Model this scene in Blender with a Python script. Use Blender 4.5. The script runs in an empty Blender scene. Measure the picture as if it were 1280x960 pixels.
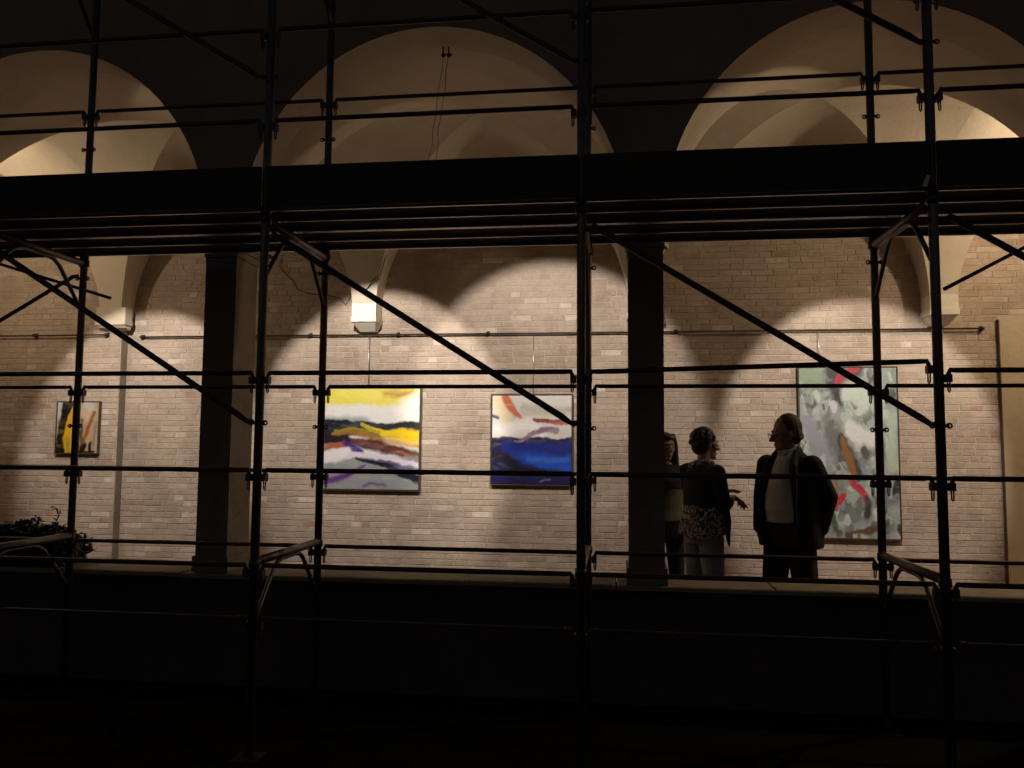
import bpy, bmesh, math, random
from mathutils import Vector, Matrix, Euler
import numpy as np
R = math.radians
random.seed(7); np.random.seed(7)
SC = bpy.context.scene
COL = SC.collection

# ------------------------------------------------------------------ camera
# the camera stands in the courtyard; its eye is the origin, z up, +y towards the loggia
CR = Vector((0.99166291, 0.12861626, 0.00790752))
CU = Vector((0.00212365, -0.07766948, 0.9969769))
CF = Vector((-0.12884162, 0.98864822, 0.07729508))
FPX = 1011.3
cd = bpy.data.cameras.new('camera'); cam = bpy.data.objects.new('camera', cd); COL.objects.link(cam)
M4 = Matrix.Identity(4)
for i in range(3):
    M4[i][0], M4[i][1], M4[i][2] = CR[i], CU[i], -CF[i]
cam.matrix_world = M4
cd.sensor_fit = 'HORIZONTAL'; cd.sensor_width = 36; cd.lens = FPX / 1280 * 36
cd.clip_start = .05; cd.clip_end = 3000
SC.camera = cam
# ------------------------------------------------------------------ night sky
W = bpy.data.worlds.new('World'); SC.world = W; W.use_nodes = True
wn = W.node_tree; bg = wn.nodes['Background']
sk = wn.nodes.new('ShaderNodeTexSky'); sk.sky_type = 'NISHITA'; sk.sun_disc = False
sk.sun_elevation = R(-2); sk.sun_rotation = R(200)
wn.links.new(sk.outputs[0], bg.inputs[0]); bg.inputs[1].default_value = 0.15
SC.view_settings.view_transform = 'Standard'; SC.view_settings.look = 'None'
SC.view_settings.exposure = 0; SC.view_settings.gamma = 1
SC.cycles.use_denoising = True
SC.cycles.sample_clamp_indirect = 1.5; SC.cycles.caustics_reflective = False; SC.cycles.max_bounces = 8; SC.cycles.diffuse_bounces = 5
SPOT_W = 415; FLOOD_W = 180

def at(x, y, Y):
    d = CF * FPX + CR * (x - 640) - CU * (y - 480)
    return d * (Y / d.y)

# ------------------------------------------------------------------ materials
def new_mat(name):
    m = bpy.data.materials.new(name); m.use_nodes = True
    return m, m.node_tree, m.node_tree.nodes['Principled BSDF']
def ramp(nt, src, stops):
    r = nt.nodes.new('ShaderNodeValToRGB'); e = r.color_ramp.elements
    while len(e) < len(stops): e.new(.5)
    for k, (p, c) in enumerate(stops):
        e[k].position = p; e[k].color = (*c, 1)
    nt.links.new(src, r.inputs[0]); return r.outputs[0]
def noise(nt, scale, detail=5, rough=.6, vec=None, dist=0):
    n = nt.nodes.new('ShaderNodeTexNoise'); n.inputs['Scale'].default_value = scale
    n.inputs['Detail'].default_value = detail; n.inputs['Roughness'].default_value = rough
    n.inputs['Distortion'].default_value = dist
    if vec: nt.links.new(vec, n.inputs['Vector'])
    return n.outputs[0]
def pos(nt):
    return nt.nodes.new('ShaderNodeNewGeometry').outputs['Position']
def mix(nt, f, a, b, mode='MIX'):
    n = nt.nodes.new('ShaderNodeMix'); n.data_type = 'RGBA'; n.blend_type = mode
    for s, v in ((0, f), (6, a), (7, b)):
        if isinstance(v, (int, float)): n.inputs[s].default_value = v
        elif isinstance(v, tuple): n.inputs[s].default_value = (*v, 1)
        else: nt.links.new(v, n.inputs[s])
    return n.outputs[2]
def bump(nt, b, h, strength=.3, dist=.01):
    n = nt.nodes.new('ShaderNodeBump'); n.inputs['Strength'].default_value = strength
    n.inputs['Distance'].default_value = dist
    nt.links.new(h, n.inputs['Height']); nt.links.new(n.outputs[0], b.inputs['Normal'])
def simple(name, c1, c2=None, scale=20, rough=.7, metal=0, bstr=.15, bdist=.004):
    m, nt, b = new_mat(name)
    c2 = c2 or tuple(x * .7 for x in c1)
    n = noise(nt, scale, vec=pos(nt))
    nt.links.new(ramp(nt, n, [(.3, c1), (.7, c2)]), b.inputs['Base Color'])
    b.inputs['Roughness'].default_value = rough; b.inputs['Metallic'].default_value = metal
    if bstr: bump(nt, b, n, bstr, bdist)
    return m

def brick_mat():
    m, nt, b = new_mat('worn brick')
    P = pos(nt)
    at_ = nt.nodes.new('ShaderNodeAttribute'); at_.attribute_name = 'tint'
    oi = nt.nodes.new('ShaderNodeObjectInfo')
    ad = nt.nodes.new('ShaderNodeMath'); ad.operation = 'ADD'
    sep = nt.nodes.new('ShaderNodeSeparateColor'); nt.links.new(oi.outputs['Color'], sep.inputs[0])
    nt.links.new(at_.outputs['Fac'], ad.inputs[0]); nt.links.new(sep.outputs[0], ad.inputs[1])
    col = ramp(nt, ad.outputs[0], [(0, (.37, .215, .15)), (.06, (.39, .27, .205)), (.12, (.385, .305, .24)),
                                   (.5, (.425, .34, .275)), (.72, (.475, .39, .32)), (.86, (.57, .49, .41)), (1, (.70, .62, .53))])
    # patchy lime wash and grime over the bricks
    n1 = noise(nt, 1.3, 6, .65, P); n2 = noise(nt, 26, 5, .7, P); n3 = noise(nt, 7, 6, .7, P, .8)
    n4 = noise(nt, 15, 5, .7, P, .5)
    f1 = ramp(nt, n3, [(.40, (0, 0, 0)), (.66, (.85, .85, .85))])
    col = mix(nt, f1, col, (.47, .40, .325))
    f2 = ramp(nt, n2, [(.52, (0, 0, 0)), (.82, (.45, .45, .45))])
    col = mix(nt, f2, col, (.20, .155, .12))
    col = mix(nt, ramp(nt, n4, [(.55, (0, 0, 0)), (.72, (.6, .6, .6))]), col, (.58, .505, .42))
    col = mix(nt, ramp(nt, n4, [(.28, (.55, .55, .55)), (.42, (0, 0, 0))]), col, (.33, .255, .20))
    f3 = ramp(nt, n1, [(.36, (.72, .69, .67)), (.52, (.98, .96, .95)), (.68, (1.14, 1.13, 1.13))])
    col = mix(nt, 1.0, col, f3, 'MULTIPLY')
    nt.links.new(col, b.inputs['Base Color']); b.inputs['Roughness'].default_value = .9
    bump(nt, b, n2, .8, .008)
    return m
def mortar_mat():
    m, nt, b = new_mat('lime mortar'); P = pos(nt)
    n1 = noise(nt, 4, 6, .7, P); n2 = noise(nt, 60, 4, .7, P)
    nt.links.new(ramp(nt, n1, [(.3, (.40, .33, .265)), (.5, (.47, .395, .325)), (.7, (.53, .46, .385))]), b.inputs['Base Color'])
    b.inputs['Roughness'].default_value = .95; bump(nt, b, n2, .5, .004)
    return m
def plaster_mat(name, c1, c2, c3, s=1.2):
    m, nt, b = new_mat(name); P = pos(nt)
    n1 = noise(nt, s, 7, .62, P, .4); n2 = noise(nt, 38, 5, .7, P); n3 = noise(nt, 9, 6, .7, P, 1.0)
    col = ramp(nt, n1, [(.32, c2), (.55, c1), (.75, c1)])
    f = ramp(nt, n3, [(.58, (0, 0, 0)), (.78, (.55, .55, .55))])
    col = mix(nt, f, col, c3)
    nt.links.new(col, b.inputs['Base Color']); b.inputs['Roughness'].default_value = .9
    hs = nt.nodes.new('ShaderNodeMath'); hs.operation = 'MULTIPLY_ADD'; hs.inputs[1].default_value = 7
    nt.links.new(noise(nt, 2.6, 4, .55, P), hs.inputs[0]); nt.links.new(n2, hs.inputs[2])
    bump(nt, b, hs.outputs[0], .4, .006)
    return m
MAT = {}
MAT['brick'] = brick_mat(); MAT['mortar'] = mortar_mat()
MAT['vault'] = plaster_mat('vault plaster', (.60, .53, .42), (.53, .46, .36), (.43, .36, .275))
MAT['corbel'] = plaster_mat('corbel plaster', (.82, .79, .70), (.76, .72, .62), (.66, .60, .50), 3)
MAT['panel'] = plaster_mat('panel plaster', (.50, .42, .30), (.42, .34, .22), (.24, .18, .10), 2.2)
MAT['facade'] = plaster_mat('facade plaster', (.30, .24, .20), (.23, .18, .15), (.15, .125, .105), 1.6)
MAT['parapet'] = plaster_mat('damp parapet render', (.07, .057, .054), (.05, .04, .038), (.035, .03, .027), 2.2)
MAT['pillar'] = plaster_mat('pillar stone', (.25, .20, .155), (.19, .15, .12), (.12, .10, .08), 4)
MAT['coping'] = plaster_mat('coping stone', (.30, .255, .185), (.24, .20, .14), (.17, .14, .10), 5)
MAT['tile'] = simple('terracotta floor', (.24, .13, .085), (.17, .095, .065), 3, .6)
MAT['tube'] = simple('galvanised tube', (.20, .18, .165), (.13, .105, .09), 14, .5, .75, .2, .002)
MAT['rust'] = simple('rusty rail', (.10, .06, .045), (.06, .035, .028), 22, .6, .45, .2, .002)
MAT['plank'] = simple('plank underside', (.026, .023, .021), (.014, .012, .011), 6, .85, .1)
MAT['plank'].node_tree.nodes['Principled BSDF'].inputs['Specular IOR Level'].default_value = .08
MAT['rib'] = simple('bright plank rib', (.66, .63, .59), (.5, .47, .44), 30, .38, .9, .1, .001)
MAT['board'] = simple('toe board timber', (.05, .04, .032), (.03, .024, .02), 5, .85)
MAT['clamp'] = simple('clamp iron', (.09, .075, .07), (.05, .04, .035), 40, .5, .7)
MAT['white'] = simple('white tag', (.8, .8, .78), (.7, .7, .68), 30, .6)
MAT['iron'] = simple('dark iron', (.05, .042, .04), (.03, .026, .024), 40, .5, .6)
MAT['wood'] = simple('dark frame wood', (.09, .055, .035), (.05, .03, .02), 30, .55)
MAT['canvas'] = simple('raw canvas edge', (.66, .62, .55), (.58, .54, .47), 30, .8)
MAT['wire'] = simple('steel wire', (.72, .72, .72), (.6, .6, .6), 50, .35, .9, 0)
MAT['black'] = simple('black lamp body', (.02, .02, .02), (.03, .03, .03), 30, .45)
MAT['cable'] = simple('black cable', (.03, .025, .022), (.04, .035, .03), 60, .6)
MAT['skin'] = simple('skin', (.34, .205, .15), (.29, .165, .12), 30, .55, 0, .05)
MAT['suit'] = simple('black suit cloth', (.010, .010, .013), (.016, .015, .018), 60, .9)
MAT['shirt'] = simple('white shirt cloth', (.56, .55, .51), (.47, .46, .43), 18, .85, 0, .3)
MAT['hair_dark'] = simple('dark hair', (.016, .011, .009), (.028, .018, .013), 60, .6, 0, .6, .006)
MAT['hair_grey'] = simple('grey hair', (.05, .045, .04), (.022, .02, .018), 70, .65, 0, .6, .005)
MAT['hair_brown'] = simple('brown hair', (.05, .026, .016), (.03, .016, .01), 60, .55, 0, .6, .006)
MAT['sage'] = simple('sage jersey', (.17, .175, .12), (.13, .135, .095), 25, .9, 0, .3)
MAT['jeans'] = simple('grey denim', (.30, .305, .31), (.19, .195, .205), 12, .9, 0, .3)
MAT['shoe'] = simple('black leather', (.02, .018, .016), (.03, .025, .02), 40, .45)
MAT['leaf'] = simple('dark leaves', (.035, .06, .022), (.02, .036, .014), 30, .55)
MAT['petal'] = simple('pale petals', (.6, .55, .5), (.5, .45, .4), 30, .7)
MAT['pot'] = simple('old terracotta', (.12, .07, .05), (.07, .045, .035), 12, .85)
MAT['eye'] = simple('eye', (.16, .12, .10), (.10, .07, .06), 60, .3, 0, 0)
MAT['glass'] = simple('lens', (.05, .05, .05), (.05, .05, .05), 5, .1)
def print_mat():
    m, nt, b = new_mat('spotted print cloth')
    v = nt.nodes.new('ShaderNodeTexVoronoi'); v.inputs['Scale'].default_value = 26
    n = noise(nt, 9, 3, .5, pos(nt))
    w = nt.nodes.new('ShaderNodeVectorMath'); w.operation = 'ADD'
    nt.links.new(pos(nt), w.inputs[0]); nt.links.new(n, w.inputs[1]); nt.links.new(w.outputs[0], v.inputs['Vector'])
    c = ramp(nt, v.outputs['Distance'], [(.36, (.58, .51, .45)), (.46, (.03, .026, .026)), (.8, (.02, .018, .018))])
    nt.links.new(c, b.inputs['Base Color']); b.inputs['Roughness'].default_value = .9
    return m
MAT['print'] = print_mat()
def ground_mat():
    m, nt, b = new_mat('courtyard gravel'); P = pos(nt)
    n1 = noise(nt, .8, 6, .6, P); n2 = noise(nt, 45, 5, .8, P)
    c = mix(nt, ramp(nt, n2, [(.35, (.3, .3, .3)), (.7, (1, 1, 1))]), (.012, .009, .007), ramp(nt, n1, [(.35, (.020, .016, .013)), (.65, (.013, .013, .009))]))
    nt.links.new(c, b.inputs['Base Color']); b.inputs['Roughness'].default_value = .95
    b.inputs['Specular IOR Level'].default_value = .05
    bump(nt, b, n2, .8, .02)
    return m
MAT['ground'] = ground_mat()
def paint_mat():
    m, nt, b = new_mat('artist paint')
    a = nt.nodes.new('ShaderNodeAttribute'); a.attribute_name = 'pigment'
    nt.links.new(a.outputs['Color'], b.inputs['Base Color'])
    b.inputs['Roughness'].default_value = .45
    bump(nt, b, noise(nt, 90, 5, .7, pos(nt)), .2, .003)
    return m
MAT['paint'] = paint_mat()
def glow(name, col, s):
    m, nt, b = new_mat(name); b.inputs['Base Color'].default_value = (*col, 1)
    b.inputs['Emission Color'].default_value = (*col, 1); b.inputs['Emission Strength'].default_value = s
    return m
MAT['glow'] = glow('lit lamp glass', (1, .8, .55), 12)

# ------------------------------------------------------------------ mesh helpers
class MB:
    def __init__(s): s.v = []; s.f = []; s.sm = []
    def add(s, vs, fs, smooth=False):
        o = len(s.v); s.v += [tuple(v) for v in vs]
        for f in fs: s.f.append([i + o for i in f]); s.sm.append(smooth)
        return s
    def box(s, x0, x1, y0, y1, z0, z1):
        v = [(x, y, z) for z in (z0, z1) for y in (y0, y1) for x in (x0, x1)]
        return s.add(v, [(0, 2, 3, 1), (4, 5, 7, 6), (0, 1, 5, 4), (2, 6, 7, 3), (0, 4, 6, 2), (1, 3, 7, 5)])
    def tube(s, pts, r, n=10, caps=True):
        pts = [Vector(p) for p in pts]; rs = r if isinstance(r, (list, tuple)) else [r] * len(pts)
        vs = []; fs = []; prev = None
        for k, p in enumerate(pts):
            t = (pts[min(k + 1, len(pts) - 1)] - pts[max(k - 1, 0)]).normalized()
            a = prev if prev else (Vector((0, 0, 1)) if abs(t.z) < .9 else Vector((1, 0, 0)))
            a = (a - t * a.dot(t)).normalized(); prev = a; b = t.cross(a)
            for j in range(n):
                q = 2 * math.pi * j / n; vs.append(p + (a * math.cos(q) + b * math.sin(q)) * rs[k])
        for k in range(len(pts) - 1):
            for j in range(n):
                fs.append((k * n + j, k * n + (j + 1) % n, (k + 1) * n + (j + 1) % n, (k + 1) * n + j))
        s.add(vs, fs, True)
        if caps:
            o = len(s.v) - len(vs)
            s.f.append([o + j for j in reversed(range(n))]); s.sm.append(False)
            s.f.append([o + (len(pts) - 1) * n + j for j in range(n)]); s.sm.append(False)
        return s
    def loft(s, rings, caps=True, smooth=True):
        n = len(rings[0]); vs = [p for r in rings for p in r]; fs = []
        for k in range(len(rings) - 1):
            for j in range(n):
                fs.append((k * n + j, k * n + (j + 1) % n, (k + 1) * n + (j + 1) % n, (k + 1) * n + j))
        if caps:
            fs.append(tuple(reversed(range(n)))); fs.append(tuple((len(rings) - 1) * n + j for j in range(n)))
        return s.add(vs, fs, smooth)
    def cap(s, p0, p1, r0, r1=None, n=12):
        r1 = r0 if r1 is None else r1; p0 = Vector(p0); p1 = Vector(p1); d = p1 - p0
        d = d.normalized() if d.length > 1e-6 else Vector((0, 0, 1))
        pts = []; rs = []
        for q in (0.12, .45, .75): pts.append(p0 - d * r0 * math.cos(q * math.pi / 2)); rs.append(r0 * math.sin(q * math.pi / 2))
        pts += [p0, p1]; rs += [r0, r1]
        for q in (.75, .45, .12): pts.append(p1 + d * r1 * math.cos(q * math.pi / 2)); rs.append(r1 * math.sin(q * math.pi / 2))
        return s.tube(pts, rs, n)
    def ell(s, c, r, rot=(0, 0, 0), n=16):
        E = Euler(rot).to_matrix(); c = Vector(c); rings = []
        for k in range(1, n):
            a = math.pi * k / n
            rings.append([c + E @ Vector((r[0] * math.sin(a) * math.cos(2 * math.pi * j / n), r[1] * math.sin(a) * math.sin(2 * math.pi * j / n), -r[2] * math.cos(a))) for j in range(n)])
        return s.loft(rings)
    def sect(s, secs, n=24, p=2.0):
        """closed loft of horizontal superellipses (cx, cy, z, rx, ry)"""
        rings = []
        for cx, cy, z, rx, ry in secs:
            rg = []
            for j in range(n):
                q = 2 * math.pi * j / n; c, d = math.cos(q), math.sin(q)
                rg.append((cx + rx * math.copysign(abs(c) ** (2 / p), c), cy + ry * math.copysign(abs(d) ** (2 / p), d), z))
            rings.append(rg)
        return s.loft(rings)
    def mesh(s, name):
        m = bpy.data.meshes.new(name); m.from_pydata(s.v, [], s.f)
        m.polygons.foreach_set('use_smooth', s.sm); m.update(); return m
def link(name, mesh, mat=None, parent=None, loc=None):
    o = bpy.data.objects.new(name, mesh); COL.objects.link(o)
    if mat is not None and mesh is not None and not mesh.materials: mesh.materials.append(mat)
    if loc is not None: o.location = loc
    if parent: o.parent = parent
    return o
def part(name, mb, mat, parent, fix=True):
    """a mesh given in world coordinates, parented under parent (an unrotated Empty)"""
    m = mb.mesh(name) if isinstance(mb, MB) else mb
    o = link(name, m, MAT[mat], parent)
    off = Vector((0, 0, 0)); q = parent
    while q: off += q.location; q = q.parent
    if fix:
        if off.length: m.transform(Matrix.Translation(-off))
    return o
def normals(m):
    b = bmesh.new(); b.from_mesh(m); bmesh.ops.recalc_face_normals(b, faces=b.faces); b.to_mesh(m); b.free(); return m
def tag(o, label, cat, group=None):
    o['label'] = label; o['category'] = cat
    if group: o['group'] = group
    return o
def thing(name, loc, label, cat, group=None):
    o = bpy.data.objects.new(name, None); COL.objects.link(o); o.location = loc
    return tag(o, label, cat, group)
def struct(name, mb, mat):
    o = link(name, mb.mesh(name), MAT[mat]); o['kind'] = 'structure'; return o
def copy_tree(o, parent=None):
    c = o.copy(); COL.objects.link(c); c.parent = parent
    for ch in list(o.children): copy_tree(ch, c)
    return c

# ------------------------------------------------------------------ the place: levels
GZ = -1.70            # courtyard
FZ = -1.47            # loggia floor
YF, YB = 4.316, 5.276 # scaffold planes
YC0, YC1 = 5.55, 5.90 # arcade
YW = 9.0              # brick wall
S = 3.086
PX = [-9.064, -5.978, -2.892, 0.196, 3.282, 6.368]
struct('ground', MB().box(-400, 400, -300, YC0 + .02, GZ - .3, GZ), 'ground')
b = MB(); b.add([(-400, YC0 + .02, GZ - .31), (400, YC0 + .02, GZ - .31), (400, 900, GZ - .31), (-400, 900, GZ - .31)], [(0, 1, 2, 3)])
struct('terrain', b, 'ground')
struct('gallery_floor', MB().box(PX[0] - .2, PX[-1] + .2, YC0 + .05, YW + .4, FZ - .3, FZ), 'tile')

# ------------------------------------------------------------------ back wall with real bricks
def brick_wall():
    root = thing('brick_wall', (-1, YW, FZ), 'long worn brick wall at the back of the lit loggia, hung with paintings', 'wall')
    XL = -5.85          # left of this the wall stands 12 cm proud
    b = MB(); b.box(XL - .001, PX[-1] + .2, YW + .004, YW + .4, FZ + .001, 3.6)
    part('mortar_bed', b, 'mortar', root)
    YL = YW - .12
    b = MB(); b.box(PX[0] - .2, XL - .004, YL + .004, YW + .39, FZ + .001, 3.6)
    part('pier_mortar', b, 'mortar', root)
    ch, bl = .067, .245
    rows = int((2.75 - FZ) / ch)
    bricks = []
    rnd = random.Random(3)
    for r in range(rows):
        z = FZ + .004 + r * ch
        for (xa, xb, Y) in ((PX[0] + 1.2, XL - .004, YL), (XL + .006, PX[-1] - 1.4, YW)):
            x = xa - rnd.random() * .2
            while x < xb - .03:
                l = bl * rnd.uniform(.9, 1.08) if rnd.random() < .62 else bl * rnd.uniform(.42, .56)
                x1 = min(x + l, xb); x0 = max(x, xa)
                if x1 - x0 > .04 and not (x0 > 3.90):
                    bricks.append((x0, x1, Y, z + rnd.uniform(-.002, .002), ch))
                elif x1 - x0 > .04:
                    if z > 1.36: bricks.append((x0, x1, Y, z, ch))
                x += l
    def geo(w, h, p, tilt, j=.0045):
        w -= 2 * j; h -= 2 * j; w2, h2 = w / 2, h / 2; e = .0018
        q = [rnd.uniform(-.004, .004) for _ in range(8)]
        out = [(-w2 + q[0], 0, -h2 + q[1] * .6), (w2 + q[2], 0, -h2 + q[3] * .6), (w2 + q[4], 0, h2 + q[5] * .6), (-w2 + q[6], 0, h2 + q[7] * .6)]
        p = p * .5
        v = [(x, .02, z) for x, y, z in out] + [(x, -p + e, z) for x, y, z in out] + \
            [(x - math.copysign(e * 1.5, x), -p + tilt * (1 if x > 0 else -1), z - math.copysign(e * 1.2, z)) for x, y, z in out]
        f = [(8, 9, 10, 11)]
        for k in range(4):
            n = (k + 1) % 4
            f += [(k, n, n + 4, k + 4), (k + 4, n + 4, n + 8, k + 8)]
        return v, f
    vis = []
    def seen(bk):
        x = (bk[0] + bk[1]) / 2
        z = bk[3]
        if z > 2.1 or z < -1.25 or x < -5 or x > 3.7: return False
        s = (Vector((x, bk[2], z)).dot(CF)); px = 640 + FPX * Vector((x, bk[2], z)).dot(CR) / s
        return not (245 < px < 320 or 783 < px < 835 or px < 0 or px > 1280)
    order = sorted([k for k in range(len(bricks)) if seen(bricks[k])],
                   key=lambda k: -(bricks[k][1] - bricks[k][0]) / Vector(((bricks[k][0] + bricks[k][1]) / 2, bricks[k][2], bricks[k][3])).length)
    single = set(order[:296])
    shapes = {}
    bulk = MB(); tints = []
    def tint():
        t = rnd.random()
        return t if rnd.random() < .3 else .2 + .55 * rnd.random()
    for k, (x0, x1, Y, z, h) in enumerate(bricks):
        p = rnd.uniform(0, .0036); tl = rnd.uniform(-.0015, .0015); t = tint()
        if k in single:
            w = round((x1 - x0) / .02) * .02; key = (w, rnd.randrange(3))
            if key not in shapes:
                v, f = geo(w, h, .003, tl); m = bpy.data.meshes.new('brick'); m.from_pydata(v, [], f); m.materials.append(MAT['brick']); shapes[key] = m
            o = bpy.data.objects.new('brick', shapes[key]); COL.objects.link(o); o.parent = root
            o.location = Vector(((x0 + x1) / 2, Y - p * .5, z + h / 2)) - root.location
            o.color = (t, t, t, 1)
        else:
            v, f = geo(x1 - x0, h, p + .001, tl)
            bulk.add([(a + (x0 + x1) / 2, c + Y, d + z + h / 2) for a, c, d in v], f); tints += [t] * len(f)
    m = bulk.mesh('brick_courses')
    a = m.attributes.new('tint', 'FLOAT', 'FACE'); a.data.foreach_set('value', tints)
    o = part('brick_courses', m, 'brick', root); o['kind'] = 'stuff'; o.color = (0, 0, 0, 1)
    return root
WALL = brick_wall()

# ------------------------------------------------------------------ vaults
ZS, BV = 1.505, 1.57
BX = [x + .06 for x in PX]
HY = (YW - YC1) / 2; YM = (YW + YC1) / 2
def vaults():
    root = thing('vaulted_ceiling', (-1, YM, ZS), 'cream plastered groin vaults over the loggia seen through the arches', 'ceiling')
    N = 22; a2 = HY - .25
    for k in range(len(BX) - 1):
        cx = (BX[k] + BX[k + 1]) / 2; hx = (BX[k + 1] - BX[k]) / 2; a = hx - .135
        for cell in range(4):
            rows = []
            taus = [i / N * math.pi / 2 for i in range(N + 1)]
            for t in taus:
                row = []
                for j in range(-N, N + 1):
                    u = math.sin(t * j / N); v = math.sin(t)
                    z = ZS + BV * math.sqrt(max(0, 1 - u * u)) + .14 * (1 - u * u) * (1 - v * v)
                    if cell in (0, 1): row.append((cx + a * u, YM + a2 * v * (1 if cell else -1), z))
                    else: row.append((cx + a * v * (1 if cell == 2 else -1), YM + a2 * u, z))
                rows.append(row)
            last = rows[-1]
            if cell in (0, 1):
                if cell: rows.append([(x, YM + HY + .01, z) for x, y, z in last])
                else:   # run out into the back edge of the arcade arch
                    ca = (PX[k] + PX[k + 1]) / 2; aa = S / 2 - .119
                    rows.append([(ca + aa * math.sin(math.pi / 2 * j / N), YC1 - .004, 1.506 + 1.542 * math.cos(math.pi / 2 * j / N)) for j in range(-N, N + 1)])
            else:
                rows.append([(cx + hx * (1 if cell == 2 else -1), y, z) for x, y, z in last])
            vs = [p for r in rows for p in r]; n = 2 * N + 1; fs = []
            for i in range(len(rows) - 1):
                for j in range(n - 1):
                    q = (i * n + j, i * n + j + 1, (i + 1) * n + j + 1, (i + 1) * n + j)
                    fs.append(q if i else (0, (i + 1) * n + j + 1, (i + 1) * n + j))
            part('vault_web', MB().add(vs, fs, True), 'vault', root)
    part('sky_block_roof', MB().box(PX[0] - .25, PX[-1] + .25, YC1 + .002, YW + .41, 3.602, 3.8), 'facade', root)  # unseen slab, added over the vaults to keep sky light out
    for k_, (x, half) in enumerate(((BX[1] + .01, .185), (BX[2], .139), (BX[3], .139), (BX[4], .139))):
        yb = YW - .002 if x > -5 else YW - .122
        c = part('corbel', MB().box(x - half, x + half, yb - (.256 if k_ else .136), yb, 1.455, 1.60), 'corbel' if k_ else 'vault', root)
        b = MB(); b.box(x - half - .008, x + half + .008, yb - (.268 if k_ else .146), yb, 1.392, 1.452)
        part('moulding', b, 'corbel' if k_ else 'vault', c)
        rings = []
        for z, s_, d in ((1.30, .62, .10), (1.325, .74, .14), (1.39, .97, .25)) if k_ else ((1.34, .9, .03), (1.36, .95, .10), (1.39, .97, .13)):
            rings.append([(x - half * s_, yb - d, z), (x + half * s_, yb - d, z), (x + half * s_, yb, z), (x - half * s_, yb, z)])
        part('tapered_foot', normals(MB().loft(rings, smooth=False).mesh('tapered_foot')), 'corbel' if k_ else 'vault', c)
    return root
vaults()
for name, x in (('end_wall', PX[0] - .2), ('end_wall', PX[-1] + .2)):
    o = link(name, MB().box(x - .3, x, YC0, YW + .4, FZ - .2, 3.6).mesh(name), MAT['vault'])
    tag(o, 'plain end wall closing the ' + ('left' if x < 0 else 'right') + ' end of the loggia', 'wall')

# ------------------------------------------------------------------ arcade front
def arcade():
    root = thing('arcade', (-1, YC0, GZ), 'dark arcade front of round arches on square pillars behind the scaffold', 'arcade')
    for k in range(len(PX) - 1):
        x0, x1 = PX[k], PX[k + 1]; cx = (x0 + x1) / 2; a = (x1 - x0) / 2 - .121; zs, bb = 1.505, 1.54
        pts = [(x0, zs)] + [(cx - a * math.cos(math.pi * i / 40), zs + bb * math.sin(math.pi * i / 40)) for i in range(41)] + [(x1, zs)]
        top = 5.4; b = MB()
        xs = [p[0] for p in pts]
        fr = [(p[0], YC0, p[1]) for p in pts]; bk = [(p[0], YC1, p[1]) for p in pts]
        tf = [(x, YC0, top) for x in xs]; tb = [(x, YC1, top) for x in xs]; n = len(pts)
        vs = fr + bk + tf + tb; fs = []
        for i in range(n - 1):
            fs += [(i, i + 1, 2 * n + i + 1, 2 * n + i), (n + i + 1, n + i, 3 * n + i, 3 * n + i + 1), (2 * n + i, 2 * n + i + 1, 3 * n + i + 1, 3 * n + i)]
        b.add(vs, fs)
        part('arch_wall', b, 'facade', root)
        b = MB(); b.add([(x, y, z + 0) for x, y, z in fr] + [(x, y, z) for x, y, z in bk], [(i + 1, i, n + i, n + i + 1) for i in range(n - 1)], True)
        part('arch_soffit', b, 'vault', root)
    for x in PX:
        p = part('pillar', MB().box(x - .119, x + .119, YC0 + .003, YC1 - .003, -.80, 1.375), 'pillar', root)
        part('pillar_base', MB().box(x - .135, x + .135, YC0 - .012, YC1 + .012, -.912, -.80), 'pillar', p)
        b = MB(); b.box(x - .138, x + .138, YC0 - .018, YC1 + .018, 1.43, 1.503); b.box(x - .128, x + .128, YC0 - .006, YC1 + .006, 1.377, 1.428)
        part('impost', b, 'pillar', p)
    return root
arcade()
def parapet():
    root = thing('parapet_wall', (-1, YC0 + .2, GZ), 'low dark parapet wall with pale coping carrying the arcade pillars', 'wall')
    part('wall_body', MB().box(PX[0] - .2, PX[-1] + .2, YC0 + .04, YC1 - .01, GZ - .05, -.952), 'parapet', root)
    x = PX[0] - .2; rnd = random.Random(5)
    while x < PX[-1] + .1:
        l = 1.0286; dz = rnd.uniform(-.003, .003)
        b = MB(); y0, y1 = YC0 - .03, YC1 + .05; e = .008
        rings = []
        for z, i in ((-.948 + dz, 0), (-.915 - e + dz, 0), (-.915 + dz, e)):
            rings.append([(x + .003 + i, y0 + i, z), (x + l - .003 - i, y0 + i, z), (x + l - .003 - i, y1 - i, z), (x + .003 + i, y1 - i, z)])
        b.loft(rings, smooth=False)
        part('coping_slab', normals(b.mesh('coping_slab')), 'coping', root); x += l
parapet()

# ------------------------------------------------------------------ plaster panel at the right of the wall
pr = thing('plaster_panel', (4.4, YW, FZ), 'tall yellowed plaster panel set against the right end of the brick wall', 'panel')
part('panel_face', MB().box(3.955, 5.4, YW - .05, YW - .005, FZ + .002, 1.36), 'panel', pr)
part('edge_strip', MB().box(3.944, 3.953, YW - .056, YW - .005, FZ + .002, 1.365), 'pot', pr)

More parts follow.
